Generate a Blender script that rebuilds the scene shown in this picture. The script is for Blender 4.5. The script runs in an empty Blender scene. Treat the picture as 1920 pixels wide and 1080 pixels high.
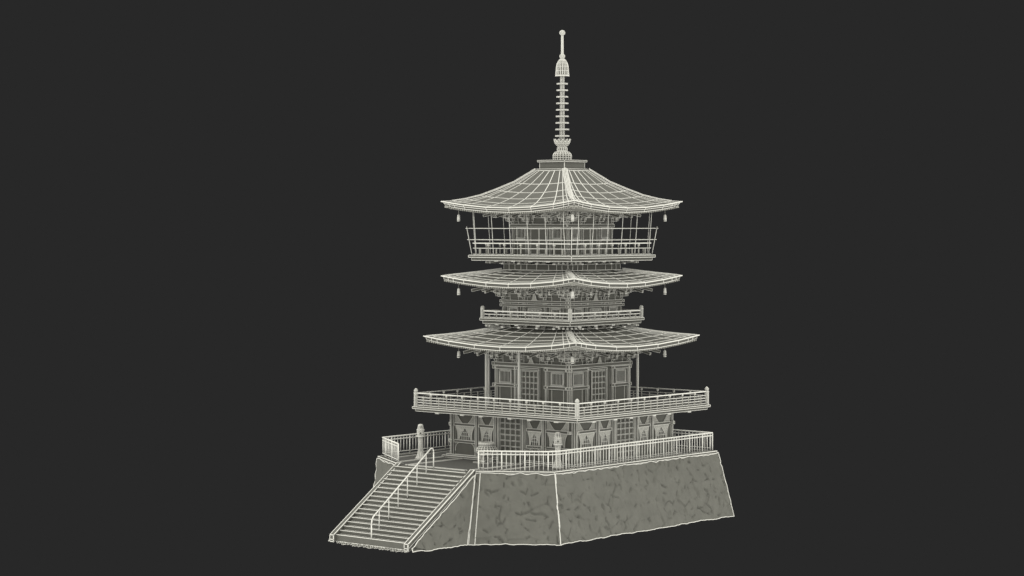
import bpy, math, random
from mathutils import Vector, Matrix, noise
random.seed(7)
PI = math.pi
scene = bpy.context.scene
col = scene.collection

# ------------------------------------------------------------------ materials
def mat(name, base, rough=0.6, var=0.06, scale=3.0, bump=0.0):
    m = bpy.data.materials.new(name); m.use_nodes = True
    nt = m.node_tree; b = nt.nodes['Principled BSDF']
    tc = nt.nodes.new('ShaderNodeTexCoord'); n = nt.nodes.new('ShaderNodeTexNoise')
    n.inputs['Scale'].default_value = scale; n.inputs['Detail'].default_value = 4
    nt.links.new(tc.outputs['Object'], n.inputs['Vector'])
    r = nt.nodes.new('ShaderNodeValToRGB')
    r.color_ramp.elements[0].position = .3; r.color_ramp.elements[1].position = .7
    r.color_ramp.elements[0].color = [c*(1-var) for c in base]+[1]
    r.color_ramp.elements[1].color = [c*(1+var) for c in base]+[1]
    nt.links.new(n.outputs['Fac'], r.inputs['Fac']); nt.links.new(r.outputs['Color'], b.inputs['Base Color'])
    b.inputs['Roughness'].default_value = rough
    b.inputs['Specular IOR Level'].default_value = .25
    if bump:
        bp = nt.nodes.new('ShaderNodeBump'); bp.inputs['Strength'].default_value = bump
        nt.links.new(n.outputs['Fac'], bp.inputs['Height']); nt.links.new(bp.outputs['Normal'], b.inputs['Normal'])
    return m
FACE = mat('warm_grey_clay', (.150, .147, .121), .7)
WIRE = mat('ivory_line', (.97, .95, .83), .6, .01)
DENSE = mat('pale_grey_mesh', (.43, .42, .355), .7, .08, 14)
STONE = mat('rough_grey_stone', (.166, .1635, .135), .85, .09, 1.3, .12)
PAVING = mat('shade_toned_paving', (.115, .1125, .096), .75)  # face grey lowered: occlusion shade beside the pagoda is put into the colour
MATS = [FACE, WIRE, DENSE, STONE, PAVING, mat('pale_lantern_stone', (.68, .665, .57), .7)]
F, W, D, S, V, P_ = 0, 1, 2, 3, 4, 5

# ------------------------------------------------------------------ mesh builder
class MB:
    def __init__(s): s.v = []; s.f = []; s.m = []; s.sm = []
    def face(s, idx, m=F, sm=False): s.f.append(tuple(idx)); s.m.append(m); s.sm.append(sm)
    def add(s, verts, faces, m=F, wire=0.0, sm=False, skip=None):
        o = len(s.v); s.v += [tuple(p) for p in verts]
        for f in faces: s.face([o+i for i in f], m, sm)
        if wire:
            seen = set()
            for f in faces:
                for i in range(len(f)):
                    a, b = f[i], f[(i+1) % len(f)]
                    k = (min(a, b), max(a, b))
                    if k not in seen:
                        seen.add(k); s.line(verts[a], verts[b], wire)
    def line(s, a, b, w, m=W):
        a = Vector(a); b = Vector(b); d = b-a
        L = d.length
        if L < 1e-5: return
        d /= L
        r = Vector((0, 0, 1)) if abs(d.z) < .9 else Vector((1, 0, 0))
        x = d.cross(r).normalized(); y = d.cross(x)
        h = w*.5; a = a-d*h*.9; b = b+d*h*.9
        o = len(s.v)
        for p in (a, b):
            for sx, sy in ((-1, -1), (1, -1), (1, 1), (-1, 1)): s.v.append(tuple(p+x*h*sx+y*h*sy))
        for i in range(4): s.face((o+i, o+(i+1) % 4, o+4+(i+1) % 4, o+4+i), m)
        s.face((o, o+3, o+2, o+1), m); s.face((o+4, o+5, o+6, o+7), m)
    def poly(s, pts, w, closed=False, m=W):
        n = len(pts)
        for i in range(n if closed else n-1): s.line(pts[i], pts[(i+1) % n], w, m)
    def box(s, c, z, m=F, wire=.03, rz=0, taper=1.0, M=None):
        cx, cy, cz = c; hx, hy, hz = z[0]/2, z[1]/2, z[2]/2
        R = Matrix.Rotation(rz, 3, 'Z') if M is None else M
        vs = []
        for dz in (-1, 1):
            t = 1 if dz > 0 else taper
            for dx, dy in ((-1, -1), (1, -1), (1, 1), (-1, 1)):
                q = R @ Vector((dx*hx*t, dy*hy*t, dz*hz)); vs.append((cx+q.x, cy+q.y, cz+q.z))
        s.add(vs, [(3, 2, 1, 0), (4, 5, 6, 7), (0, 1, 5, 4), (1, 2, 6, 5), (2, 3, 7, 6), (3, 0, 4, 7)], m, wire)
    def b2(s, x0, x1, y0, y1, z0, z1, m=F, wire=.03):
        s.box(((x0+x1)/2, (y0+y1)/2, (z0+z1)/2), (abs(x1-x0), abs(y1-y0), abs(z1-z0)), m, wire)
    def tube(s, a, b, r, n=8, m=W, r2=None, wire=0.0):
        a = Vector(a); b = Vector(b); d = (b-a).normalized()
        q = Vector((0, 0, 1)) if abs(d.z) < .9 else Vector((1, 0, 0))
        x = d.cross(q).normalized(); y = d.cross(x); r2 = r if r2 is None else r2
        o = len(s.v)
        for p, rr in ((a, r), (b, r2)):
            for i in range(n):
                t = 2*PI*i/n; s.v.append(tuple(p+x*math.cos(t)*rr+y*math.sin(t)*rr))
        for i in range(n): s.face((o+i, o+(i+1) % n, o+n+(i+1) % n, o+n+i), m, True)
        s.face([o+i for i in reversed(range(n))], m); s.face([o+n+i for i in range(n)], m)
        if wire:
            for i in range(n): s.line(s.v[o+i], s.v[o+n+i], wire)
            for e in (0, n): s.poly([s.v[o+e+i] for i in range(n)], wire, True)
    def path(s, pts, r, n=8, m=W):
        for i in range(len(pts)-1): s.tube(pts[i], pts[i+1], r, n, m)
        for p in pts[1:-1]: s.ball(p, r*1.0, m)
    def ball(s, c, r, m=W, seg=10, ring=6, wire=0.0, sz=1.0):
        prof = [(r*math.sin(PI*i/ring), -r*sz*math.cos(PI*i/ring)) for i in range(ring+1)]
        s.lathe(prof, seg, c, m, wire, wire)
    def lathe(s, prof, n, c=(0, 0, 0), m=F, wm=0.0, wr=0.0, cap=True):
        """prof: list of (radius, z); wm = width of meridian lines, wr = width of ring lines"""
        o = len(s.v); k = len(prof)
        for r, z in prof:
            for i in range(n):
                t = 2*PI*(i+.5)/n; s.v.append((c[0]+r*math.cos(t), c[1]+r*math.sin(t), c[2]+z))
        for j in range(k-1):
            for i in range(n):
                s.face((o+j*n+i, o+j*n+(i+1) % n, o+(j+1)*n+(i+1) % n, o+(j+1)*n+i), m, True)
        if cap:
            s.face([o+i for i in reversed(range(n))], m); s.face([o+(k-1)*n+i for i in range(n)], m)
        if wm:
            for i in range(n):
                for j in range(k-1): s.line(s.v[o+j*n+i], s.v[o+(j+1)*n+i], wm)
        if wr:
            for j in range(k):
                if prof[j][0] > .01: s.poly([s.v[o+j*n+i] for i in range(n)], wr, True)
    def mesh(s, name):
        me = bpy.data.meshes.new(name); me.from_pydata(s.v, [], s.f)
        used = sorted(set(s.m)); mp = {u: i for i, u in enumerate(used)}
        for u in used: me.materials.append(MATS[u])
        me.polygons.foreach_set('material_index', [mp[i] for i in s.m])
        me.polygons.foreach_set('use_smooth', s.sm)
        me.update(); return me

def obj(name, mb, parent=None, loc=(0, 0, 0), rz=0):
    me = mb.mesh(name) if isinstance(mb, MB) else mb
    o = bpy.data.objects.new(name, me); col.objects.link(o)
    o.parent = parent; o.location = loc; o.rotation_euler = (0, 0, rz); return o
def tag(o, label, cat, group=None):
    o['label'] = label; o['category'] = cat
    if group: o['group'] = group
    return o
def thing(name, label, cat, loc=(0, 0, 0), group=None, rz=0):
    o = bpy.data.objects.new(name, None); col.objects.link(o); o.location = loc; o.rotation_euler = (0, 0, rz)
    o.empty_display_size = .3
    return tag(o, label, cat, group)
def copy_tree(o, parent=None):
    c = o.copy(); col.objects.link(c); c.parent = parent
    for ch in list(o.children): copy_tree(ch, c)
    return c
def four(name, mb, parent, ks=(0, 1, 2, 3)):
    """one part on each of the four faces of the tower"""
    me = mb.mesh(name)
    return [obj(name, me, parent, (0, 0, 0), k*PI/2) for k in ks]

# ================================================================== PAGODA
FLOOR = -.35
pag = thing('pagoda', 'tall square three-roofed pagoda drawn in grey faces and ivory lines, standing on the stone platform', 'pagoda', (0, 0, FLOOR))
UP = (0, 0, -FLOOR)                       # parts are modelled in world heights
def part(name, mb, rz=0): return obj(name, mb, pag, UP, rz)

# face of the tower looking towards -x: a runs to the right seen from outside, d outwards
def P(h, a, z, d=0.0): return (-h-d, -a, z)
def fbox(mb, h, a0, a1, z0, z1, d0, d1, m=F, wire=.03):
    mb.b2(-h-d1, -h-d0, -a1, -a0, z0, z1, m, wire)

# ------------------------------------------------------------------ roofs
def make_roof(rows, drop_tip, fascia, zin_r, zin_z, ridge_end, wires=.046):
    """rows: [(half size, height at mid side, height at the hip)] from the neck to the eave"""
    ts = [-1, -.93, -.85, -.69, -.345, 0, .345, .69, .85, .93, 1]
    n = len(rows); grid = []
    for j, (r, zm, zh) in enumerate(rows):
        s = j/(n-1); bow = .14*s*s
        row = []
        for t in ts:
            y = r*t*(1 if abs(t) == 1 else .985)
            row.append(Vector((-(r-bow*(1-abs(t)**2.6)), -y, zm+(zh-zm)*abs(t)**2)))
        grid.append(row)
    mb = MB(); nt_ = len(ts)
    vs = [p for row in grid for p in row]
    fs = [(j*nt_+i, (j+1)*nt_+i, (j+1)*nt_+i+1, j*nt_+i+1) for j in range(n-1) for i in range(nt_-1)]
    mb.add(vs, fs, F)
    for j in range(n):
        mb.poly(grid[j], wires*(1.25 if j == n-1 else 1))
    for i in range(nt_): mb.poly([grid[j][i] for j in range(n)], wires)
    # underside closing the roof, from the fascia foot back to the wall
    foot = grid[-1]; tot = sum(f[0] for f in fascia); inset = sum(f[1] for f in fascia)
    low = [Vector((p.x+inset, p.y*(1-inset/abs(foot[0].x)), p.z-tot+.02)) for p in foot]
    inn = [Vector((-zin_r, zin_r*p.y/abs(foot[0].y), zin_z)) for p in low]
    o = len(mb.v); mb.v += [tuple(p) for p in low+inn]
    for i in range(nt_-1): mb.face((o+i, o+i+1, o+nt_+i+1, o+nt_+i), F)
    # fascia
    fa = MB(); z0 = 0; ins = .03
    cut = lambda p: .05*(abs(p.y)/abs(foot[0].y))**14          # the fascia starts a little short of the pointed tip
    for (fh, fi) in fascia:
        top = [Vector((p.x+ins+cut(p), p.y*(1-(ins+cut(p))/abs(foot[0].x)), p.z-z0-.012)) for p in foot]
        bot = [Vector((p.x+ins+.015+cut(p)*1.25, p.y*(1-(ins+.015+cut(p)*1.25)/abs(foot[0].x)), p.z-z0-fh*(1-2.2*cut(p)))) for p in foot]
        o = len(fa.v); fa.v += [tuple(p) for p in top+bot]
        for i in range(nt_-1): fa.face((o+i, o+nt_+i, o+nt_+i+1, o+i+1), F)
        fa.poly(bot, .036)
        for i in range(1, nt_-1): fa.line(top[i], bot[i], .036)
        fa.line(top[0], bot[0], .03)
        z0 += fh; ins += fi
    # rafter ends in a row under the fascia
    ra = MB(); r_e = abs(foot[0].y); cnt = int(2*r_e/.165)
    def eave(y):
        t = abs(y)/r_e; r, zm, zh = rows[-1]
        return -(r-.14*(1-t**2.6)), zm+(zh-zm)*t*t
    for i in range(cnt+1):
        y = -r_e*.97+2*r_e*.97*i/cnt
        x, z = eave(y); z -= tot+.045; x += inset+.06
        x1 = max(-zin_r-.1, x) if abs(y) < zin_r else -abs(y)-.05
        x1 = min(x1, x+1.9) if x1 > x+.2 else x+.3
        zz = z+(x1-x)*.02
        vs = []
        for (xx, zq) in ((x, z), (x1, zz)):
            for dy, dz in ((-.04, -.045), (.04, -.045), (.04, .045), (-.04, .045)): vs.append((xx, y+dy, zq+dz))
        ra.add(vs, [(0, 3, 2, 1), (4, 5, 6, 7), (0, 1, 5, 4), (1, 2, 6, 5), (2, 3, 7, 6), (3, 0, 4, 7)], D)
    # hip ridge
    hr = MB(); hip = [grid[j][0] for j in range(n)]
    hip = [Vector((-rows[j][0], rows[j][0], rows[j][2])) for j in range(n)]
    pts = []
    for j in range(n-1):
        for q in range(3): pts.append(hip[j].lerp(hip[j+1], q/3))
    pts.append(hip[-1]); keep = max(2, int(len(pts)*ridge_end))
    pts = pts[:keep]; side = Vector((1, 1, 0)).normalized()
    rails = []
    K = len(pts)-1
    for off, up in ((-.15, .01), (-.11, .07), (-.04, .10), (.04, .10), (.11, .07), (.15, .01)):
        rails.append([p+side*off*(1-.55*(i/K)**2)+Vector((0, 0, up*(1-.75*(i/K)**3))) for i, p in enumerate(pts)])
    o = len(hr.v)
    for rl in rails: hr.v += [tuple(p) for p in rl]
    k = len(pts)
    for a in range(5):
        for i in range(k-1): hr.face((o+a*k+i, o+a*k+i+1, o+(a+1)*k+i+1, o+(a+1)*k+i), D)
    hr.face([o+a*k+k-1 for a in range(6)], D)
    for rl in rails: hr.poly(rl, .03)
    for i in range(0, k, 2): hr.poly([rl[i] for rl in rails], .028)
    hr.poly([rl[-1] for rl in rails], .04)
    tipd = (hip[-1]-hip[-2])
    hr.line(pts[-1], hip[-1], .05)
    # hip beam end poking out under the corner
    hb = MB(); c = hip[-1]; out = Vector((-1, 1, 0)).normalized()
    M = Matrix.Rotation(math.atan2(1, -1), 3, 'Z')
    q = c-out*.98+Vector((0, 0, -tot-.09)); hb.box(q, (.9, .15, .17), D, .022, M=M); hb2 = MB()
    q = c-out*3.0+Vector((0, 0, -tot-.24)); hb2.box(q, (1.3, .15, .17), D, .022, M=M)
    R0 = part('roof', mb)
    for kk in range(1, 4): pass
    full = MB()
    for kk in range(4):                                  # the four slopes are one roof shell
        R = Matrix.Rotation(kk*PI/2, 3, 'Z'); o = len(full.v)
        full.v += [tuple(R @ Vector(p)) for p in mb.v]
        full.f += [tuple(o+i for i in f) for f in mb.f]; full.m += mb.m; full.sm += mb.sm
    R0.data = full.mesh('roof')
    four('fascia', fa, R0); four('rafter_row', ra, R0); four('hip_ridge', hr, R0); four('hip_beam', hb, R0); four('inner_hip_beam', hb2, R0)
    return R0, hip, eave

top_roof, hip3, eave3 = make_roof(
    [(1.13, 16.36, 16.40), (2.0, 15.56, 15.66), (2.74, 15.05, 15.23), (3.38, 14.69, 14.90), (4.02, 14.42, 14.70), (4.55, 14.27, 14.62), (5.0, 14.18, 14.574)],
    .38, [(.12, .06), (.13, .02)], 2.05, 13.98, .86)
mid_roof, hip2, eave2 = make_roof(
    [(2.52, 10.54, 10.58), (3.0, 10.42, 10.49), (3.5, 10.27, 10.40), (4.0, 10.12, 10.33), (4.45, 9.98, 10.28), (4.78, 9.90, 10.25), (5.0, 9.84, 10.23)],
    .37, [(.2, .02)], 2.45, 9.62, .95)
low_roof, hip1, eave1 = make_roof(
    [(2.5, 7.20, 7.26), (3.1, 6.98, 7.08), (3.75, 6.78, 6.93), (4.4, 6.59, 6.82), (4.95, 6.43, 6.76), (5.42, 6.34, 6.73), (5.73, 6.28, 6.716)],
    .43, [(.21, .02)], 2.75, 6.0, .95)
# the box and plates under the spire
cb = MB(); cb.b2(-.93, .93, -.93, .93, 16.47, 16.88, F, .03); obj('ridge_box', cb, top_roof)
cb = MB(); cb.b2(-1.03, 1.03, -1.03, 1.03, 16.882, 16.975, F, .022); cb.b2(-1.15, 1.15, -1.15, 1.15, 16.38, 16.468, F, .022); obj('ridge_plate', cb, top_roof)

# ------------------------------------------------------------------ spire
sp = MB()
sp.lathe([(.53, 16.98), (.54, 17.12), (.54, 17.27), (.50, 17.38), (.42, 17.46), (.30, 17.50)], 20, (0, 0, 0), F, .03, .03)
spire = part('spire', sp)
m = MB(); m.lathe([(.28, 17.50), (.29, 17.55), (.29, 17.70), (.25, 17.78)], 16, (0, 0, 0), F, .03, .03); obj('spire_neck', m, spire)
m = MB(); m.lathe([(.24, 17.78), (.34, 17.86), (.41, 17.95), (.45, 18.04)], 24, (0, 0, 0), D, .025, .025)
for i in range(12):
    t0, t1 = 2*PI*(i+.05)/12, 2*PI*(i+.95)/12; tm = (t0+t1)/2
    A = (.45*math.cos(t0), .45*math.sin(t0), 18.04); B = (.45*math.cos(t1), .45*math.sin(t1), 18.04); T = (.49*math.cos(tm), .49*math.sin(tm), 18.22)
    m.add([A, B, T, (A[0]*.93, A[1]*.93, 18.04), (B[0]*.93, B[1]*.93, 18.04)], [(0, 1, 2), (3, 2, 4)], D)
    m.line(A, T, .028); m.line(B, T, .028)
obj('lotus_petals', m, spire)
m = MB(); m.lathe([(.13, 18.0), (.115, 20), (.10, 21.95)], 8, (0, 0, 0), D, .035, 0); obj('shaft', m, spire)
for i in range(9):
    z = 18.40+i*.381; r = .40-.09*i/8
    m = MB(); m.lathe([(r, -.026), (r, .026)], 18, (0, 0, z), D, .015, .022)
    m.lathe([(r*.86, -.03), (r*.86, .03)], 18, (0, 0, z), F, .0, .015)
    for k in range(8):
        t = 2*PI*k/8; m.line((.1*math.cos(t), .1*math.sin(t), z), (r*math.cos(t), r*math.sin(t), z), .03)
    obj('spire_ring', m, spire)
m = MB(); m.lathe([(.395, 21.90), (.39, 21.95), (.365, 22.2), (.345, 22.45), (.30, 22.65), (.21, 22.82), (.09, 22.92)], 22, (0, 0, 0), F, .03, .022)
m.lathe([(.40, 21.90), (.40, 21.95)], 22, (0, 0, 0), W); obj('spire_bell', m, spire)
m = MB(); m.ball((0, 0, 23.05), .15, D, 10, 6, .022); m.tube((0, 0, 23.1), (0, 0, 24.35), .06, 8, D, .05, .025); m.ball((0, 0, 24.42), .155, D, 12, 7, .022); obj('finial', m, spire)

# ------------------------------------------------------------------ brackets under the eaves
def bracket_mesh(scale=1.0, reach=3, tail=True):
    """stepped bracket set standing on a column head at the origin, reaching towards -x"""
    b = MB(); k = scale; w = .017
    b.box((0, 0, .08*k), (.24*k, .24*k, .16*k), F, w, taper=.65)
    for s_ in range(reach):
        z = .2*k+s_*.22*k; x = -s_*.36*k
        L = (.80+.10*(s_ == 0))*k
        b.box((x, 0, z), (.12*k, L, .12*k), F, w)                       # lateral arm
        b.box((x-.12*k, 0, z), (.52*k, .12*k, .12*k), F, w)              # outward arm
        for yy in (-L/2+.07*k, 0, L/2-.07*k):
            b.box((x, yy, z+.125*k), (.20*k, .20*k, .15*k), D, w, taper=.72)
        b.box((x-.34*k, 0, z+.125*k), (.20*k, .20*k, .15*k), D, w, taper=.72)
        b.box((x-.19*k, 0, z-.03*k), (.08*k, .46*k, .09*k), F, w)
        for yy in (-.2, .2): b.box((x-.19*k, yy*k, z+.06*k), (.13*k, .13*k, .09*k), D, w, taper=.75)
        if s_:
            b.box((x, -L*.62, z+.1*k), (.10*k, .22*k, .10*k), F, w); b.box((x, L*.62, z+.1*k), (.10*k, .22*k, .10*k), F, w)
    if tail:
        M = Matrix.Rotation(math.radians(-14), 3, 'Y')
        b.box((-.95*k, 0, .56*k), (1.3*k, .09*k, .12*k), F, w, M=M)
        b.box((-1.35*k, 0, .70*k), (.11*k, .66*k, .10*k), F, w)
        for yy in (-.27, 0, .27): b.box((-1.35*k, yy*k, .79*k), (.15*k, .15*k, .1*k), D, w, taper=.7)
    return b
def storey_brackets(parent, h, z, cols, scale, reach=3, tail=True):
    me = bracket_mesh(scale, reach, tail).mesh('bracket')
    mc = bracket_mesh(scale*1.12, reach, tail).mesh('corner_bracket')
    for k in range(4):
        R = Matrix.Rotation(k*PI/2, 3, 'Z')
        for a in cols: obj('bracket', me, parent, R @ Vector((-h, -a, z)), k*PI/2)
        obj('corner_bracket', mc, parent, R @ Vector((-h, -h, z)), k*PI/2+PI/4)
        for dd in (-1, 1):                                             # arms continuing past the corner
            pass
        obj('bracket', me, parent, R @ Vector((-h, -h*.985, z)), k*PI/2)
        obj('bracket', me, parent, R @ Vector((-h, h*.985, z)), k*PI/2)

def slat_window(h, a0, a1, z0, z1, n, d=.03):
    m = MB(); fbox(m, h, a0, a1, z0, z1, -.06, d*.2, F, .02)
    fbox(m, h, a0-.05, a1+.05, z1, z1+.06, 0, d+.05, F, .02); fbox(m, h, a0-.05, a1+.05, z0-.06, z0, 0, d+.07, F, .02)
    for e in (a0-.05, a1): fbox(m, h, e, e+.05, z0, z1, 0, d+.05, F, .02)
    s_ = MB()
    for i in range(n):
        a = a0+(a1-a0)*(i+.5)/n; q = (a1-a0)/n*.2
        fbox(s_, h, a-q, a+q, z0, z1, d*.3, d+.03, F, 0)
        s_.line(P(h, a-q, z0, d+.03), P(h, a-q, z1, d+.03), .014)
    return m, s_
def lattice(h, a0, a1, z0, z1, nc, nr, d=.05, bw=.05, w=.018, frame=.07):
    m = MB(); fbox(m, h, a0, a1, z0, z1, -.02, .01, F, 0)
    for i in range(nc+1):
        a = a0+(a1-a0)*i/nc; m_ = bw if 0 < i < nc else frame
        fbox(m, h, a-m_/2, a+m_/2, z0, z1, .01, d, F, w)
    for j in range(nr+1):
        z = z0+(z1-z0)*j/nr; fbox(m, h, a0+.03, a1-.03, z-bw*.5, z+bw*.5, .012, d+.012, F, w)
    return m
def column(h, a, z0, z1, r=.15, n=8, w=.018, d=0.0):
    m = MB(); m.lathe([(r, z0), (r, z1)], n, P(h, a, 0, d), F, w, w); return m
def lines(m, pts_pairs, w=.02):
    for a, b in pts_pairs: m.line(a, b, w)

# ------------------------------------------------------------------ ground storey
h = 4.6
m = MB(); m.b2(-h, h, -h, h, -.2, 2.33, F, 0)
for k in range(4):
    pass
s1 = part('ground_storey', m)
pl = MB(); pl.b2(-h-.38, h+.38, -h-.38, h+.38, FLOOR+.004, -.24, F, .03); pl.b2(-h-.2, h+.2, -h-.2, h+.2, -.24, -.16, F, .03); obj('plinth', pl, s1)
C1 = [-4.47, -2.53, -1.08, 1.08, 2.53, 4.47]
for a in C1[:5]: four('column', column(h, a, -.2, 2.33, .165, 10, .022), s1)
for a0, a1 in ((-4.3, -2.68), (-2.37, -1.24), (1.24, 2.37), (2.68, 4.3)):
    m = MB(); fbox(m, h, a0, a1, 1.52, 1.66, 0, .09, F, .022); four('tie_beam', m, s1)
    m = MB(); fbox(m, h, a0, a1, .54, .68, 0, .09, F, .022); four('sill_beam', m, s1)
    L = a1-a0; ac = (a0+a1)/2
    # pale triangular boards either side of the transom
    for sgn, ae in ((1, a0), (-1, a1)):
        m = MB(); q = [P(h, ae, 2.30, .03), P(h, ae, 1.665, .03), P(h, ae+sgn*.36*L, 1.665, .03), P(h, ae+sgn*.24*L, 1.86, .03), P(h, ae+sgn*.12*L, 2.12, .03)]
        back = [(p[0]+.025, p[1], p[2]) for p in q]
        m.add(q+back, [(0, 1, 2, 3, 4) if sgn > 0 else (4, 3, 2, 1, 0)]+[(i, (i+1) % 5, 5+(i+1) % 5, 5+i) for i in range(5)], D)
        m.poly(q, .02, True)
        for i in range(1, 5): m.line((q[0][0]-.002, q[0][1], q[0][2]), Vector(q[1]).lerp(Vector(q[2]), i/5)-Vector((.002, 0, 0)), .010)
        four('transom_board', m, s1)
    # flame-headed window: pale curved surround with a pointed lattice opening
    m = MB(); hw = min(.70, L*.43)
    outer = [(-.78, 0), (-.78, .25), (-.80, .45), (-.84, .62), (-.92, .78), (-1, .90), (-1, 1), (-.66, 1), (-.33, 1), (0, 1)]
    inner = [(-.62, .02), (-.58, .16), (-.50, .30), (-.42, .42), (-.34, .52), (-.26, .60), (-.19, .67), (-.12, .74), (-.06, .81), (0, .90)]
    outer += [(-x, y) for x, y in reversed(outer[:-1])]; inner += [(-x, y) for x, y in reversed(inner[:-1])]
    z0, z1 = .72, 1.50
    O = [P(h, ac+x*hw, z0+y*(z1-z0), .055) for x, y in outer]; I = [P(h, ac+x*hw, z0+y*(z1-z0), .045) for x, y in inner]
    n = len(O); Bk = [(p[0]+.04, p[1], p[2]) for p in O]; Ik = [(p[0]+.035, p[1], p[2]) for p in I]
    m.add(O+I+Bk+Ik, [(i, n+i, n+i+1, i+1) for i in range(n-1)]+[(i, i+1, 2*n+i+1, 2*n+i) for i in range(n-1)]+[(n+i, 3*n+i, 3*n+i+1, n+i+1) for i in range(n-1)], D)
    m.poly(O, .02); m.poly(I, .018)
    for i in range(n-1):
        for q in (0, .33, .66):
            a_ = Vector(O[i]).lerp(Vector(O[i+1]), q); b_ = Vector(I[i]).lerp(Vector(I[i+1]), q); m.line(a_, b_, .008)
    fr = four('window_frame', m, s1)
    m = MB()
    for x, yt in ((-.36, .42), (-.12, .70), (.12, .70), (.36, .42)) if L > 1.3 else ((-.28, .5), (0, .84), (.28, .5)):
        m.line(P(h, ac+x*hw, z0, .03), P(h, ac+x*hw, z0+yt*(z1-z0), .03), .022)
    m.line(P(h, ac-.5*hw, z0+.26*(z1-z0), .03), P(h, ac+.5*hw, z0+.26*(z1-z0), .03), .022)
    m.line(P(h, ac-.28*hw, z0+.52*(z1-z0), .03), P(h, ac+.28*hw, z0+.52*(z1-z0), .03), .022)
    four('window_lattice', m, s1)
    # lower wall panel with curved braces
    m = MB(); fbox(m, h, a0+.02, a1-.02, -.16, .52, 0, .02, F, .012)
    for sgn, ae in ((1, a0+.04), (-1, a1-.04)):
        m.poly([P(h, ae+sgn*.02, .05, .04), P(h, ae+sgn*.04, .25, .04), P(h, ae+sgn*.11, .42, .04), P(h, ae+sgn*.26, .51, .04)], .022)
    four('wall_panel', m, s1)
m = lattice(h, -.78, .80, -.12, 2.2, 4, 7, .07, .045, .014, .08)
ds = four('door', m, s1)
m = MB(); fbox(m, h, -.93, -.84, -.16, 2.28, 0, .1, F, .02); fbox(m, h, .86, .95, -.16, 2.28, 0, .1, F, .02); fbox(m, h, -.84, .86, 2.24, 2.32, 0, .1, F, .02); four('door_frame', m, s1)
for z in (1.59, .61):                                          # pegs on the corner columns
    for c_, z_ in ((P(h, -4.47, z, .2), (.08, .16, .16)), (P(h, 4.47, z, .2), (.08, .16, .16)), (P(h, -4.47-.2, z, -.13), (.16, .08, .16))):
        m = MB(); m.box(c_, z_, D, .02); four('nail_cover', m, s1)

# ------------------------------------------------------------------ balconies
def balcony(h, z, t1, t2, name_beams, joists, joist_h):
    m = MB(); m.b2(-h, h, -h, h, z-t1, z, F, .028); m.b2(-h+.13, h-.13, -h+.13, h-.13, z-t1-t2, z-t1-.003, F, .024)
    b = part('balcony', m)
    for a in joists:
        j = MB(); fbox(j, h, a-.12, a+.12, z-t1-t2-joist_h, z-t1-t2-.003, -1.55, -.31, D, .015); fbox(j, h, a-.14, a+.14, z-t1-t2-joist_h-.01, z-t1-t2-.003, -.31, -.22, W, 0)
        four('joist', j, b)
    return b
b2 = balcony(6.21, 2.6, .11, .15, None, [-4.47, -2.53, -1.08, 1.08, 2.53, 4.47], .085)
m = MB()
for i in range(44):                                              # thin board joints seen under the edge
    a = -5.9+11.8*i/43; m.line(P(6.21, a, 2.335, -.2), P(6.21, a, 2.335, -1.5), .012)
four('underside_boards', m, b2)

def corner_post(z0, z1, r):
    m = MB(); H = z1-z0
    m.lathe([(r, 0), (r, H*.72), (r*1.12, H*.73), (r*1.12, H*.77), (r*.6, H*.79), (r*.95, H*.84), (r*1.0, H*.90), (r*.6, H*.97), (0.01, H)], 10, (0, 0, z0), D, .022, .018)
    return m
def railing_rows(parent, h, z, rail_zs, tall_n, post_top, short_top, pw, rw, corner, lite=False):
    for i, rz_ in enumerate(rail_zs):
        m = MB(); w_ = rw if i == 0 else rw*.54
        e = h-.05
        m.b2(-h-w_/2, -h+w_/2, -e, e, rz_-w_*.5, rz_+w_*.5, W if lite else D, 0 if lite else .024)
        four('rail', m, parent)
    mt = MB(); mt.b2(-pw/2, pw/2, -pw/2, pw/2, z, post_top, D, 0 if lite else .022); mt.box((0, 0, post_top-.05), (pw*1.5, pw*1.5, .07), D, .018)
    ms = MB(); ms.b2(-pw/2, pw/2, -pw/2, pw/2, z, short_top, D, 0 if lite else .022)
    mt = mt.mesh('railing_post'); ms = ms.mesh('short_post')
    for k in range(4):
        R = Matrix.Rotation(k*PI/2, 3, 'Z'); N = tall_n*2
        for i in range(1, N):
            a = -h+2*h*i/N
            nm, me = ('railing_post', mt) if i % 2 == 0 else ('short_post', ms)
            obj(nm, me, parent, R @ Vector((-h, -a, 0)), k*PI/2)
        if corner: obj('corner_post', corner, parent, R @ Vector((-h, -h, 0)))
railing_rows(b2, 6.06, 2.6, [3.39, 3.16, 3.0, 2.85, 2.69], 10, 3.36, 3.14, .05, .055, corner_post(2.6, 3.66, .105).mesh('corner_post'), True)
b3 = balcony(3.42, 7.766, .13, .18, None, [-2.3, -.8, .8, 2.3], .08)
railing_rows(b3, 3.30, 7.766, [8.19, 8.0, 7.82], 6, 8.16, 7.97, .065, .075, corner_post(7.77, 8.48, .10).mesh('corner_post'), True)
b4 = balcony(3.885, 11.442, .13, .17, None, [-1.95, -.65, .65, 1.95], .05)
railing_rows(b4, 3.72, 11.442, [12.14, 11.85, 11.5], 6, 12.10, 11.82, .065, .055, None, True)
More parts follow.
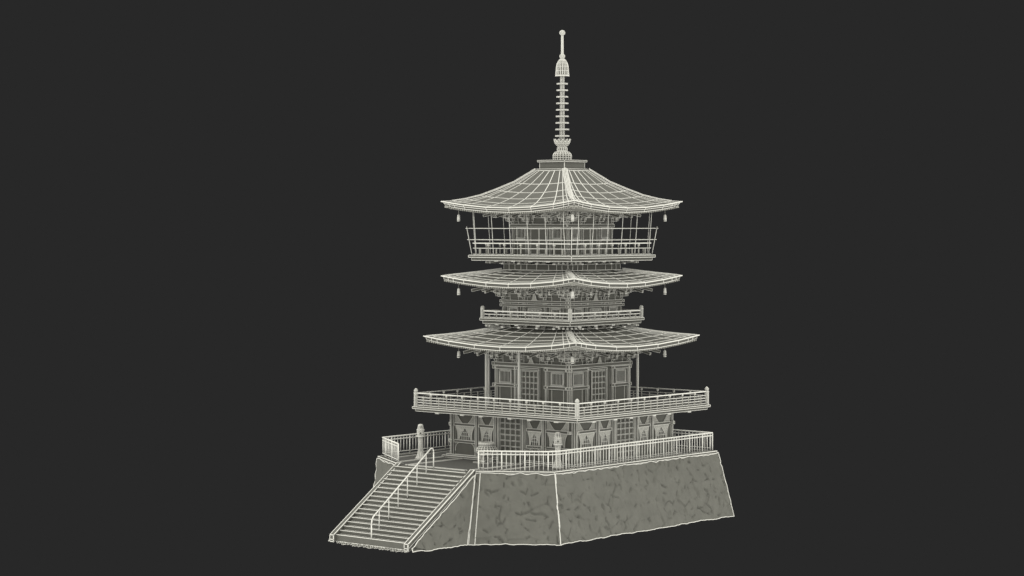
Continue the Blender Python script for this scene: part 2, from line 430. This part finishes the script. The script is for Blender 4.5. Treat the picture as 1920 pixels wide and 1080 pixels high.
# leaning guard bars of the top balcony
for zr, hh, ex in ((13.005, 3.93, .12), (12.345, 3.84, .16)):
    m = MB(); m.tube((-hh, -hh-ex, zr), (-hh, hh+ex, zr), .022, 6, W); four('guard_rail', m, b4)
for k in range(4):
    R = Matrix.Rotation(k*PI/2, 3, 'Z'); m = MB(); m.tube((-3.74, -3.74, 11.44), (-3.96, -3.96, 13.1), .020, 6, W)
    obj('guard_corner_post', m, b4, (0, 0, 0), k*PI/2)
    for a in (-3.35, -2.01, -.67, .67, 2.01, 3.35):
        m = MB(); m.path([(-3.80, -a, 11.44), (-3.94, -a, 13.0), (-4.00, -a*1.01, 13.98)], .018, 6, W)
        obj('guard_bar', m, b4, (0, 0, 0), k*PI/2)

# ------------------------------------------------------------------ second storey
h = 2.74
m = MB(); m.b2(-h, h, -h, h, 2.605, 6.0, F, 0)
s2 = part('second_storey', m)
for a in (-2.66, -1.17, 1.17): four('column', column(h, a, 2.605, 5.0, .13, 10, .018), s2)
m = MB(); fbox(m, h, -2.93, 2.93, 5.03, 5.21, -.02, .17, F, .022); four('head_beam', m, s2)
for a0, a1 in ((-2.9, -1.04), (1.04, 2.9)):
    m = MB(); fbox(m, h, a0, a1, 4.83, 4.98, 0, .15, F, .022); four('tie_beam', m, s2)
    m = MB(); fbox(m, h, a0, a1, 3.80, 3.96, 0, .15, F, .022); four('sill_beam', m, s2)
    ac = (a0+a1)/2
    w_, sl = slat_window(h, ac-.42, ac+.42, 4.06, 4.70, 8)
    for f_ in four('window', w_, s2): pass
    four('window_slats', sl, s2)
    m = MB(); fbox(m, h, a0+.2, a1-.2, 2.75, 3.78, 0, .02, F, .014); lines(m, [(P(h, ac+q, 2.62, .03), P(h, ac+q, 3.8, .03)) for q in (-.45, .42)], .02); four('wall_panel', m, s2)
    for a in (a0+.24, a1-.13 if a0 < 0 else a1-.24):
        for z in (4.905, 3.88): m = MB(); m.ball(P(h, a, z, .16), .05, W, 8, 4); four('nail_cover', m, s2)
m = lattice(h, -.72, .52, 2.75, 4.76, 4, 6, .08, .04, .013, .08); four('door', m, s2)
m = MB(); fbox(m, h, -.82, -.74, 2.61, 4.9, 0, .12, F, .02); fbox(m, h, .56, .64, 2.61, 4.9, 0, .12, F, .02); fbox(m, h, -.95, .64, 4.84, 4.93, .0, .13, F, .02); four('door_frame', m, s2)
m = MB(); lines(m, [(P(h, a, 5.2, .01), P(h, a, 6.0, .01)) for a in (-2.2, -1.5, -.6, .6, 1.5, 2.2)], .02); lines(m, [(P(h, -2.7, 5.65, .01), P(h, 2.7, 5.65, .01))], .02); four('plaster_lines', m, s2)
def frog_leg(h, z, H):
    m = MB(); pr = [(-.27, 0), (-.19, .08), (-.14, .25), (-.10, .55), (-.07, .8), (0, 1), (.07, .8), (.10, .55), (.14, .25), (.19, .08), (.27, 0)]
    f_ = [P(h, x, z+y*H, .09) for x, y in pr]; b_ = [P(h, x, z+y*H, .0) for x, y in pr]; n = len(pr)
    m.add(f_+b_, [tuple(range(n))[::-1]]+[(i, i+1, n+i+1, n+i) for i in range(n-1)], D); m.poly(f_, .018)
    for i in range(1, 10): m.line(f_[i], P(h, -.2+.04*i, z, .092), .008)
    return m
four('strut', frog_leg(h, 5.215, .36), s2)
storey_brackets(s2, h, 5.26, (-1.17, 1.17), 1.08)
# tall props between the lower balcony and the eave
for (x, y, r) in ((-3.15, 3.15, .062), (3.15, -3.15, .062), (-3.95, -.05, .058), (-2.0, 3.95, .06), (4.15, -1.75, .06)):
    m = MB(); m.tube((x, y, 2.605), (x, y, 6.15), r, 12, D, None, .02); part('eave_prop', m)

# ------------------------------------------------------------------ third storey
m = MB(); m.b2(-2.45, 2.45, -2.45, 2.45, 7.0, 7.47, F, .03)
for k in range(3): pass
part('neck_wall', m)
h = 2.44
m = MB(); m.b2(-h, h, -h, h, 7.77, 9.62, F, 0); s3 = part('third_storey', m)
for a in (-2.37, -.8, .8): four('column', column(h, a, 7.77, 8.8, .11, 8, .014), s3)
m = MB(); fbox(m, h, -2.6, 2.6, 8.70, 8.83, -.02, .14, F, .02); four('head_beam', m, s3)
m = MB(); fbox(m, h, -2.6, 2.6, 8.47, 8.60, -.02, .13, F, .02); four('tie_beam', m, s3)
for a0 in (-1.6, 1.6):
    w_, sl = slat_window(h, a0-.30, a0+.30, 7.85, 8.36, 6); four('window', w_, s3); four('window_slats', sl, s3)
    m = MB(); lines(m, [(P(h, a0+q, 7.77, .02), P(h, a0+q, 8.45, .02)) for q in (-.5, .5)], .02); four('wall_panel', m, s3)
m = lattice(h, -.48, .52, 7.8, 8.34, 4, 4, .06, .07, .018); four('door', m, s3)
m = MB(); lines(m, [(P(h, a, 8.82, .01), P(h, a, 9.6, .01)) for a in (-1.9, -1.25, -.6, .6, 1.25, 1.9)], .022)
lines(m, [(P(h, a, 8.6, .01), P(h, a, 8.70, .01)) for a in (-1.9, -1.25, -.6, .6, 1.25, 1.9)]+[(P(h, -2.44, 9.2, .01), P(h, 2.44, 9.2, .01))], .022); four('plaster_lines', m, s3)
four('strut', frog_leg(h, 8.83, .42), s3)
storey_brackets(s3, h, 8.90, (-.8, .8), 1.05)

# ------------------------------------------------------------------ fourth storey
m = MB(); m.b2(-2.42, 2.42, -2.42, 2.42, 10.60, 10.93, F, .03); m.b2(-2.55, 2.55, -2.55, 2.55, 10.53, 10.60, F, .03)
nk = part('neck_wall', m)
m = MB(); lines(m, [(P(2.42, a, 10.62, .01), P(2.42, a, 10.9, .01)) for a in (-2.0, -1.55, -1.1, -.65, .1, 1.0, 1.6, 2.0)], .03); four('panel_joints', m, nk)
def spread_arms(parent, h, z, length, cols):
    for a in cols:
        m = MB()
        fbox(m, h, a-.05, a+.05, z, z+.09, -.1, length-.052, F, .018)
        fbox(m, h, a-.09, a+.09, z-.05, z+.03, length-.05, length+.09, W, 0)
        fbox(m, h, a-.07, a+.07, z+.092, z+.15, length*.4, length*.4+.12, D, .015)
        fbox(m, h, a-.32, a+.32, z+.02, z+.10, length*.42, length*.42+.08, D, .015)
        four('bracket_arm', m, parent)
    for ang in (-.62, -.35, -.12, .12, .35, .62):                   # arms fanning out at the corner
        m = MB(); Mx = Matrix.Rotation(PI/4+ang, 3, 'Z'); L = length+.45
        c = Vector((-h, -h, z+.05))+Mx @ Vector((-L/2, 0, 0)); m.box(c, (L, .08, .08), D, .016, M=Mx)
        four('corner_arm', m, parent)
spread_arms(nk, 2.42, 10.98, .62, (-1.95, -.68, .68, 1.95))
spread_arms([o for o in pag.children if o.name.startswith('neck_wall')][0], 2.45, 7.28, .60, (-1.95, -.68, .68, 1.95))
h = 2.05
m = MB(); m.b2(-h, h, -h, h, 11.445, 13.98, F, 0); s4 = part('top_storey', m)
for a in (-1.98, -.85, .85): four('column', column(h, a, 11.445, 13.08, .10, 8, .014), s4)
m = MB(); fbox(m, h, -2.15, 2.15, 13.08, 13.25, -.02, .14, F, .022); four('head_beam', m, s4)
for a0 in (-1.36, 1.36):
    w_, sl = slat_window(h, a0-.30, a0+.30, 12.45, 13.0, 6); four('window', w_, s4); four('window_slats', sl, s4)
    m = MB(); fbox(m, h, a0-.4, a0+.4, 12.28, 12.36, 0, .07, F, .018); lines(m, [(P(h, a0+q, 11.46, .02), P(h, a0+q, 12.3, .02)) for q in (-.3, .3)], .02); four('wall_panel', m, s4)
m = MB()
for e0, e1 in ((-.62, -.03), (.03, .62)): fbox(m, h, e0, e1, 11.52, 12.98, 0, .05, F, .026)
four('door', m, s4)
m = MB(); lines(m, [(P(h, a, 13.25, .01), P(h, a, 13.98, .01)) for a in (-1.6, -1.0, -.5, .5, 1.0, 1.6)]+[(P(h, -2.05, 13.62, .01), P(h, 2.05, 13.62, .01))], .022); four('plaster_lines', m, s4)
storey_brackets(s4, h, 13.29, (-.85, .85), .98)

# ================================================================== WIND BELLS
def bell_parts(root):
    m = MB(); m.lathe([(.085, -.30), (.088, -.27), (.075, -.15), (.068, -.04), (.04, 0), (.01, .01)], 10, (0, 0, 0), W, .012, .012)
    m.lathe([(.092, -.385), (.092, -.335)], 10, (0, 0, 0), W); m.lathe([(.07, -.34), (.07, -.30)], 10, (0, 0, 0), F)
    obj('bell', m, root)
    m = MB(); m.tube((0, 0, 0), (0, 0, .42), .012, 6, D); obj('cord', m, root)
bell = None
for rn, z in (('top', 13.80), ('middle', 9.50), ('lowest', 5.83)):
    for (x, y, where) in ((-4.29, 4.29, 'left'), (-4.27, -4.27, 'front'), (4.29, -4.29, 'right')):
        if bell is None: bell = thing('wind_bell', '', 'wind bell'); bell_parts(bell); o = bell
        else: o = copy_tree(bell)
        o.location = (x, y, z)
        tag(o, 'small pale wind bell hanging on a cord under the %s corner of the %s roof' % (where, rn), 'wind bell', 'wind bells under the roof corners')

# ================================================================== STONE PLATFORM
ZT, ZB = -.43, -4.12
plat = thing('stone_platform', 'massive rough grey stone terrace with sloping walls under the pagoda', 'platform', (0, 0, ZB))
PUP = (0, 0, -ZB)
topC = dict(C=(-9.95, -2.05), D=(-7.42, -5.60), E=(7.88, -5.60), K=(7.88, 7.72), A=(-7.62, 7.72), B=(-9.85, 4.0))
botC = dict(C=(-11.32, -2.75), D=(-8.02, -6.52), E=(8.12, -6.58), K=(8.9, 8.75), A=(-7.95, 8.0), B=(-10.3, 4.5))
def rock(p):
    q = Vector(p)*1.25+Vector((3.1, 7.7, 1.3)); q = q+noise.noise_vector(Vector(p)*.8)*.35
    ds_, pts = noise.voronoi(q)
    e = ds_[1]-ds_[0]
    msk = max(0, min(1, (noise.noise(Vector(p)*2.6+Vector((9, 2, 4)))-.05)*5))
    crack = max(0, 1-e/.10)*(.12+.88*msk)
    tilt = noise.noise(Vector(pts[0])*5.3)*.07+noise.noise(Vector(p)*.5)*.05
    fine = noise.noise(Vector(p)*4.5)*.016
    pit = max(0, noise.noise(Vector((p[0]*4.0, p[1]*4.0, p[2]*2.4)))-.36)*.6
    return tilt+fine-.125*crack**1.2-pit*.3
def rough_wall(T0, T1, B0, B1, step=.065, wires=(1, 1, 1, 1), ww=.033):
    """T0-T1 top edge, B0-B1 foot, left to right seen from outside"""
    T0, T1, B0, B1 = map(Vector, (T0, T1, B0, B1))
    nx = max(2, int(max((T1-T0).length, (B1-B0).length)/step)); nz = max(2, int(max((T0-B0).length, (T1-B1).length)/step))
    nrm = (B1-B0).cross(T0-B0+T1-B1).normalized()
    m = MB(); g = []
    for j in range(nz+1):
        row = []
        for i in range(nx+1):
            u, v = i/nx, j/nz; p = T0.lerp(T1, u).lerp(B0.lerp(B1, u), v)
            ed = min(1, .75+min(i, nx-i)*.1, .55+(min(j, nz-j)*.2))
            p = p+nrm*rock(p)*ed
            if j == nz: p.z += noise.noise(Vector((p.x*1.3, p.y*1.3, 0)))*.07+noise.noise(Vector((p.x*4.3, p.y*4.3, 0)))*.035
            if j == 0: p.z += noise.noise(Vector((p.x*.9, p.y*.9, 5)))*.08+noise.noise(Vector((p.x*2.6, p.y*2.6, 7)))*.08
            row.append(p)
        g.append(row)
    o = len(m.v); m.v += [tuple(p) for r in g for p in r]; k = nx+1
    for j in range(nz):
        for i in range(nx): m.face((o+j*k+i, o+(j+1)*k+i, o+(j+1)*k+i+1, o+j*k+i+1), S, True)
    off = nrm*.012
    if wires[0]: m.poly([p+off for p in g[0][::2]]+[g[0][-1]+off], ww)
    if wires[1]: m.poly([p+off for p in g[-1][::2]]+[g[-1][-1]+off], ww)
    if wires[2]: m.poly([r[0]+off for r in g[::2]]+[g[-1][0]+off], ww)
    if wires[3]: m.poly([r[-1]+off for r in g[::2]]+[g[-1][-1]+off], ww)
    return m
ring = ['B', 'C', 'D', 'E', 'K', 'A']
def tc(k): return topC[k]+(ZT,)
def bc(k): return botC[k]+(ZB,)
topC['c'] = (-9.80, -2.26); botC['c'] = (-11.10, -3.01)
for a, b in (('C', 'c'), ('c', 'D'), ('D', 'E'), ('E', 'K'), ('K', 'A'), ('A', 'B')):
    big = (a, b) in (('C', 'c'), ('c', 'D'), ('D', 'E'))
    obj('stone_wall', rough_wall(tc(a), tc(b), bc(a), bc(b), .055 if big else .16), plat, PUP)
# paved top: kerb slab and floor
m = MB()
def inset(poly_, d):
    c = Vector((0, 1.0)); out = []
    n = len(poly_)
    for i in range(n):
        p0, p1, p2 = Vector(poly_[i-1]), Vector(poly_[i]), Vector(poly_[(i+1) % n])
        e1 = (p1-p0).normalized(); e2 = (p2-p1).normalized(); n1 = Vector((-e1.y, e1.x)); n2 = Vector((-e2.y, e2.x))
        q = (n1+n2)/(1+n1.dot(n2)); out.append(tuple(p1+q*d))
    return out
op = [topC[k] for k in ('C', 'D', 'E', 'K', 'A', 'B')]
o1 = inset(op, .06); o2 = inset(op, .40)
n = 6
kv = [p+(ZT-.05,) for p in o1]+[p+(-.30,) for p in o1]+[p+(-.30,) for p in o2]+[p+(-.36,) for p in o2]
kf = []
for i in range(5):
    j = i+1
    for r in range(3): kf.append((r*n+i, r*n+j, (r+1)*n+j, (r+1)*n+i))
kf += [(0, n, 2*n, 3*n), (5, 3*n+5, 2*n+5, n+5)]
m.add(kv, kf, F)
for zi, ring_, w_ in ((-.30, o1, .04), (-.30, o2, .025), (ZT+.015, o1, .03)):
    m.poly([p+(zi,) for p in ring_], w_)
for p in o1: m.line(p+(-.30,), p+(ZT,), .03)
obj('kerb', m, plat, PUP)
m = MB(); fl = [p+(FLOOR,) for p in o1]; m.add(fl, [tuple(range(6))], V)
obj('paving', m, plat, PUP)
m = MB()                                     # raised strips that border the paths
def strip(x0, x1, y0, y1): m.b2(x0, x1, y0, y1, FLOOR+.002, FLOOR+.03, F, .03)
strip(-9.75, -5.1, 3.25, 3.45); strip(-9.5, -5.1, -1.35, -1.18); strip(-9.2, -4.0, -2.6, -2.45); strip(-8.9, -5.05, 4.75, 4.9); strip(-5.4, 7.2, -5.1, -5.02); strip(-7.3, 7.2, 6.6, 6.68)
strip(-9.78, -9.62, -1.15, 3.2)
obj('path_border', m, plat, PUP)

# ================================================================== STAIRS
X0, Z0, X1, Z1 = -10.25, FLOOR, -15.2, -3.93
YR, YL = -1.82, 3.50
st = thing('staircase', 'wide straight flight of low grey stone steps climbing to the platform, between sloping kerbs', 'staircase', (X1, .84, ZB))
SUP = (-X1, -.84, -ZB); NS = 17
dx, dz = (X0-X1)/NS, (Z0-Z1)/NS
for i in range(NS):
    zt = Z0-dz*(i+0); xa = X0-dx*i; m = MB()
    m.b2(xa-dx, xa+.02 if i else X0+.5, YR, YL, zt-dz-.02 if i < NS-1 else ZB+.02, zt, F, 0)
    m.line((xa-dx, YR, zt), (xa-dx, YL, zt), .032)
    m.line((xa-dx-.008, YR, zt-dz+.008 if i < NS-1 else ZB+.03), (xa-dx-.008, YL, zt-dz+.008 if i < NS-1 else ZB+.03), .022)
    obj('step', m, st, SUP)
def kerb(y0, y1):
    m = MB()
    up = .16
    a = (X0+.15, Z0+up-.02); b = (X1-.20, Z1+up+.04)
    vs = []
    for y in (y0, y1):
        vs += [(a[0], y, a[1]), (b[0], y, b[1]), (b[0], y, ZB+.02), (a[0], y, a[1]-.45), (b[0]+.35, y, ZB+.02), (b[0], y, b[1]-.24)]
    m.add(vs, [(0, 1, 5, 2, 4, 3), (9, 10, 8, 11, 7, 6), (0, 6, 7, 1), (1, 7, 11, 5), (5, 11, 8, 2), (2, 8, 10, 4), (4, 10, 9, 3), (3, 9, 6, 0)], F)
    for y in (y0, y1):
        m.line((a[0], y, a[1]), (b[0], y, b[1]), .04); m.line((b[0], y, b[1]), (b[0], y, ZB+.02), .04)
    for z in (b[1], b[1]-.24, ZB+.03): m.line((b[0], y0, z), (b[0], y1, z), .04)
    m.line((a[0], y0, a[1]), (a[0], y1, a[1]), .035)
    m.line((a[0]-.1, y0, a[1]-.30), (b[0]+.1, y0, b[1]-.20), .03)
    return m
obj('side_kerb', kerb(YR-.27, YR), st, SUP); obj('side_kerb', kerb(YL+.27, YL), st, SUP)
# rough stone flanks
yr = YR-.28
m = rough_wall((X1-.12, yr-.18, Z1-.02), (-10.15, yr-.10, -.44), (X1-.16, yr-.30, ZB), (-11.45, -2.80, ZB), .07, (1, 1, 1, 1), .034)
obj('flank_wall', m, st, SUP)
yl = YL+.28
m = rough_wall((-10.1, yl+.12, -.44), (X1-.05, yl+.12, Z1+.1), (-11.4, yl+.9, ZB), (X1-.08, yl+.22, ZB), .1, (1, 1, 1, 1), .034)
obj('flank_wall', m, st, SUP)
m = MB()                                      # broken stones along the foot of the bottom step
for i in range(26):
    y = YR+(YL-YR)*(i+.5)/26+random.uniform(-.05, .05); L = random.uniform(.12, .3); hgt = random.uniform(.04, .13)
    vs = [(X1-.02+random.uniform(-.03, .03), y-L/2, ZB+.05), (X1-.02, y+L/2, ZB+.05), (X1-.03, y+L*.35, ZB-hgt), (X1-.03, y-L*.3, ZB-hgt*random.uniform(.5, 1))]
    bk = [(v[0]+.25, v[1], v[2]) for v in vs]
    m.add(vs+bk, [(0, 3, 2, 1), (0, 1, 5, 4), (1, 2, 6, 5), (2, 3, 7, 6), (3, 0, 4, 7), (4, 5, 6, 7)], S, .012)
obj('footing_stones', m, st, SUP)

# ------------------------------------------------------------------ handrail in the middle of the stairs
YH = .84
def stair_z(x): return max(ZB+.02, min(Z0, Z0-math.floor((X0-x)/dx)*dz)) if x > X1 else -3.9
hr = thing('stair_handrail', 'thin white tubular handrail on slim posts down the middle of the stairs', 'handrail', (-15.16, YH, -3.9))
HUP = (15.16, -YH, 3.9)
topz = lambda x: .80+(x+10.45)*.732
m = MB(); pts = [(-10.21, YH, .60), (-10.24, YH, .74), (-10.32, YH, .81), (-10.45, YH, .80), (-14.62, YH, topz(-14.62)), (-14.86, YH, -2.42), (-15.02, YH, -2.54), (-15.12, YH, -2.70), (-15.16, YH, -2.95)]
m.path(pts, .038, 8, W); obj('rail', m, hr, HUP)
for x in (-10.21, -10.82, -11.56, -12.33, -13.07, -13.81, -14.56, -15.16):
    zt = topz(x)
    if x == -10.21: zt = .62
    if x == -15.16: zt = -2.93
    m = MB(); m.tube((x, YH, stair_z(x)), (x, YH, zt-.01), .026 if x not in (-10.21, -15.16) else .036, 8, W); obj('post', m, hr, HUP)

# ================================================================== TERRACE RAILINGS
def fence(label, pts, step, loc, every=6, base=-.30, top=.80, low=None, skip_first=False):
    t = thing('terrace_railing', label, 'railing', loc, 'railings round the terrace'); L = tuple(-c for c in loc)
    m = MB(); m.path([(p[0], p[1], top) for p in pts], .042, 8, W); obj('top_rail', m, t, L)
    m = MB(); m.path([(p[0], p[1], top-.17) for p in pts], .032, 8, W); obj('lower_rail', m, t, L)
    if low: m = MB(); m.path([(p[0], p[1], low) for p in pts], .024, 8, W); obj('bottom_rail', m, t, L)
    me_b = MB(); me_b.tube((0, 0, base if not low else low), (0, 0, top-.01), .020, 6, W); me_b = me_b.mesh('baluster')
    me_p = MB(); me_p.tube((0, 0, base), (0, 0, top), .038, 8, W); me_p = me_p.mesh('post')
    seglen = [math.dist(pts[i], pts[i+1]) for i in range(len(pts)-1)]; T = sum(seglen); N = round(T/step)
    for i in range(N+1):
        s_ = T*i/N; k = 0
        while k < len(seglen)-1 and s_ > seglen[k]: s_ -= seglen[k]; k += 1
        u = min(1, s_/seglen[k]); x = pts[k][0]+(pts[k+1][0]-pts[k][0])*u; y = pts[k][1]+(pts[k+1][1]-pts[k][1])*u
        isp = i % every == 0 or i == N
        obj('post' if isp else 'baluster', me_p if isp else me_b, t, (x+L[0], y+L[1], L[2]))
    return t
corner = [(-9.67, -2.02), (-7.75, -4.78), (-7.58, -5.02), (-7.42, -5.18), (-7.2, -5.32), (-6.95, -5.40), (-6.6, -5.42), (7.58, -5.38)]
fence('long white railing with thin upright bars along the front and right edge of the terrace', corner, .255, (-9.67, -2.02, -.3), 5)
fence('dim railing at the far right edge of the terrace, seen beyond the pagoda wall', [(7.55, -5.25), (7.55, 7.35)], .26, (7.55, -5.25, -.3), 6, low=-.12)
fence('left railing bending from the top of the stairs to the back edge of the terrace', [(-9.56, 4.15), (-7.42, 7.45), (7.4, 7.48)], .26, (-9.56, 4.15, -.3), 6, low=-.12)

# ================================================================== LANTERNS
def lantern_parts(t, turn=0):
    m = MB(); m.lathe([(.30, 0), (.30, .05), (.25, .10), (.20, .22), (.16, .38), (.14, .46)], 12, (0, 0, 0), P_, .03, .03); obj('base', m, t)
    m = MB(); m.lathe([(.13, .44), (.125, .9), (.14, 1.26)], 10, (0, 0, 0), P_, .03, .02); obj('shaft', m, t)
    m = MB(); m.lathe([(.15, 1.26), (.245, 1.29), (.245, 1.35), (.18, 1.37)], 16, (0, 0, 0), W, .012, .012); obj('platform_ring', m, t)
    m = MB(); m.lathe([(.19, 1.36), (.20, 1.45), (.20, 1.56), (.19, 1.64)], 12, (0, 0, 0), P_, .02, .022)
    fb = obj('fire_box', m, t)
    m = MB(); d = Vector((math.cos(turn), math.sin(turn), 0)); c = d*.19+Vector((0, 0, 1.50)); m.tube(c, c+d*.03, .062, 14, F)
    m2 = d.cross(Vector((0, 0, 1)))
    m.poly([c+d*.03+m2*.066*math.cos(a*PI/7)+Vector((0, 0, .066*math.sin(a*PI/7))) for a in range(14)], .014, True); obj('opening', m, fb)
    m = MB(); m.lathe([(.18, 1.64), (.225, 1.66), (.225, 1.71), (.17, 1.72)], 16, (0, 0, 0), W, .012, .012); obj('upper_ring', m, t)
    m = MB(); m.lathe([(.165, 1.72), (.155, 1.76), (.125, 1.95), (.105, 1.99), (.05, 2.0)], 10, (0, 0, 0), F, .03, .02); m.lathe([(.13, 1.945), (.11, 1.995), (.04, 2.01)], 10, (0, 0, 0), W); obj('cap', m, t)
ln = thing('stone_lantern', 'slender pale stone lantern behind the front railing by the right-hand wall', 'lantern', (-5.25, -4.02, FLOOR), 'stone lanterns on the terrace')
lantern_parts(ln, math.radians(222))
l2 = copy_tree(ln); l2.location = (-6.72, 5.08, FLOOR+.01)
l2['label'] = 'slender pale stone lantern left of the stairs, in front of the back railing'

# ================================================================== INCENSE BURNER and its neighbours
ib = thing('incense_burner', 'squat round incense burner with ribbed rim, near the railing in front of the pagoda door', 'incense burner', (-5.75, .83, FLOOR))
m = MB(); m.lathe([(.30, .36), (.47, .46), (.58, .60), (.61, .72), (.56, .84), (.45, .95), (.38, 1.0)], 20, (0, 0, 0), F, .026, .026); obj('bowl', m, ib)
m = MB(); m.lathe([(.38, 1.0), (.44, 1.02), (.47, 1.07), (.47, 1.12), (.42, 1.16), (.34, 1.14)], 26, (0, 0, 0), D, .018, .018); obj('rim', m, ib)
for k in range(3):
    t = PI*.9+k*2*PI/3; c = Vector((.26*math.cos(t), .26*math.sin(t), 0)); m = MB(); m.lathe([(.13, 0), (.09, .08), (.085, .25), (.12, .42)], 10, c, D, .014, .014); obj('leg', m, ib)
m = MB(); m.b2(-.55, .55, -.55, .55, -.0+.003, .05, F, .02); obj('base_slab', m, ib)

nb = thing('offering_box', 'low dark slatted box with thin pale edges between the burner and the door', 'offering box', (-5.30, -.45, FLOOR))
m = MB(); m.b2(-.22, .22, -.6, .6, .06, .5, F, .022); obj('box', m, nb)
m = MB()
for i in range(9): y = -.52+i*.13; m.b2(-.26, .26, y-.02, y+.02, .5, .545, F, .012)
obj('slatted_top', m, nb)
m = MB(); m.b2(-.3, .3, -.68, .68, .004, .06, F, .02); obj('plinth', m, nb)

rk = thing('bar_rack', 'small upright rack of thin bars standing before the wall left of the front lantern', 'rack', (-4.95, -2.4, FLOOR))
m = MB(); m.path([(0, -.5, 0), (0, -.5, 1.02), (0, -.42, 1.12), (0, .42, 1.12), (0, .5, 1.02), (0, .5, 0)], .018, 6, D); m.tube((0, -.5, .95), (0, .5, .95), .012, 6, D); obj('frame', m, rk)
for i in range(4):
    y = -.3+.2*i; m = MB(); m.tube((0, y, 0), (0, y, 1.1), .013, 6, D); obj('bar', m, rk)
m = MB(); m.path([(0, .5, .86), (-.1, 1.6, .70), (-.2, 2.7, .62)], .012, 6, D); obj('side_bar', m, rk)

nt = thing('notice_stand', 'narrow post with short crossbars just inside the left end of the front railing', 'stand', (-8.75, -1.35, FLOOR))
m = MB(); m.tube((0, 0, 0), (0, 0, 1.08), .022, 6, D); m.tube((.0, -.22, 0), (0, -.22, 1.08), .022, 6, D); obj('post', m, nt)
for z in (.12, .48, .82, 1.0):
    m = MB(); m.tube((0, .08, z), (0, -.3, z), .02, 6, W); obj('crossbar', m, nt)

# ================================================================== WORLD, LIGHTS, CAMERA
w = bpy.data.worlds.new('World'); scene.world = w; w.use_nodes = True
bg = w.node_tree.nodes['Background']; bg.inputs[0].default_value = (.0212, .0212, .0212, 1); bg.inputs[1].default_value = 1.0
def area(name, loc, target, sx, sy, L, color=(1, 1, 1)):
    l = bpy.data.lights.new(name, 'AREA'); l.shape = 'RECTANGLE'; l.size = sx; l.size_y = sy
    l.energy = L*PI*sx*sy; l.color = color
    o = bpy.data.objects.new(name, l); col.objects.link(o); o.location = loc
    o.rotation_euler = (Vector(target)-Vector(loc)).to_track_quat('-Z', 'Y').to_euler()
    return o
# a big ring of studio softboxes all round (also from below), so the light is even and corners darken by occlusion
vd = Vector((.758, .652, 0)).normalized(); sd = Vector((vd.y, -vd.x, 0)); HB = 150; mid = Vector((0, 0, 6)); LV = 1.0
def box_light(name, off, sx, sy, L=LV):
    return area(name, mid+off, mid+off*(.5), sx, sy, L*1.22)
box_light('front_softbox', -vd*HB*1.1, 2*HB, 2*HB, .86)
box_light('left_softbox', -sd*HB, 2*HB, 2*HB, .95)
box_light('right_softbox', sd*HB, 2*HB, 2*HB, .95)
box_light('overhead_softbox', Vector((0, 0, HB)), 2*HB, 2*HB, 1.15)
box_light('floor_softbox', Vector((0, 0, -HB)), 2*HB, 2*HB, .34)

cam = bpy.data.cameras.new('Camera'); co = bpy.data.objects.new('Camera', cam); col.objects.link(co)
co.location = (-103.79371761, -85.44157949, 13.47974931)
fw = Vector((0.75765542, 0.65198615, -0.02953531))
co.rotation_euler = fw.to_track_quat('-Z', 'Y').to_euler()
cam.sensor_width = 36; cam.lens = 4301.99499/1920*36; cam.clip_end = 1000
scene.camera = co
scene.cycles.diffuse_bounces = 0           # direct light only, as in the clay render photographed
scene.view_settings.view_transform = 'Standard'; scene.view_settings.look = 'None'
scene.view_settings.exposure = 0; scene.view_settings.gamma = 1
scene.render.resolution_x = 1024; scene.render.resolution_y = 576
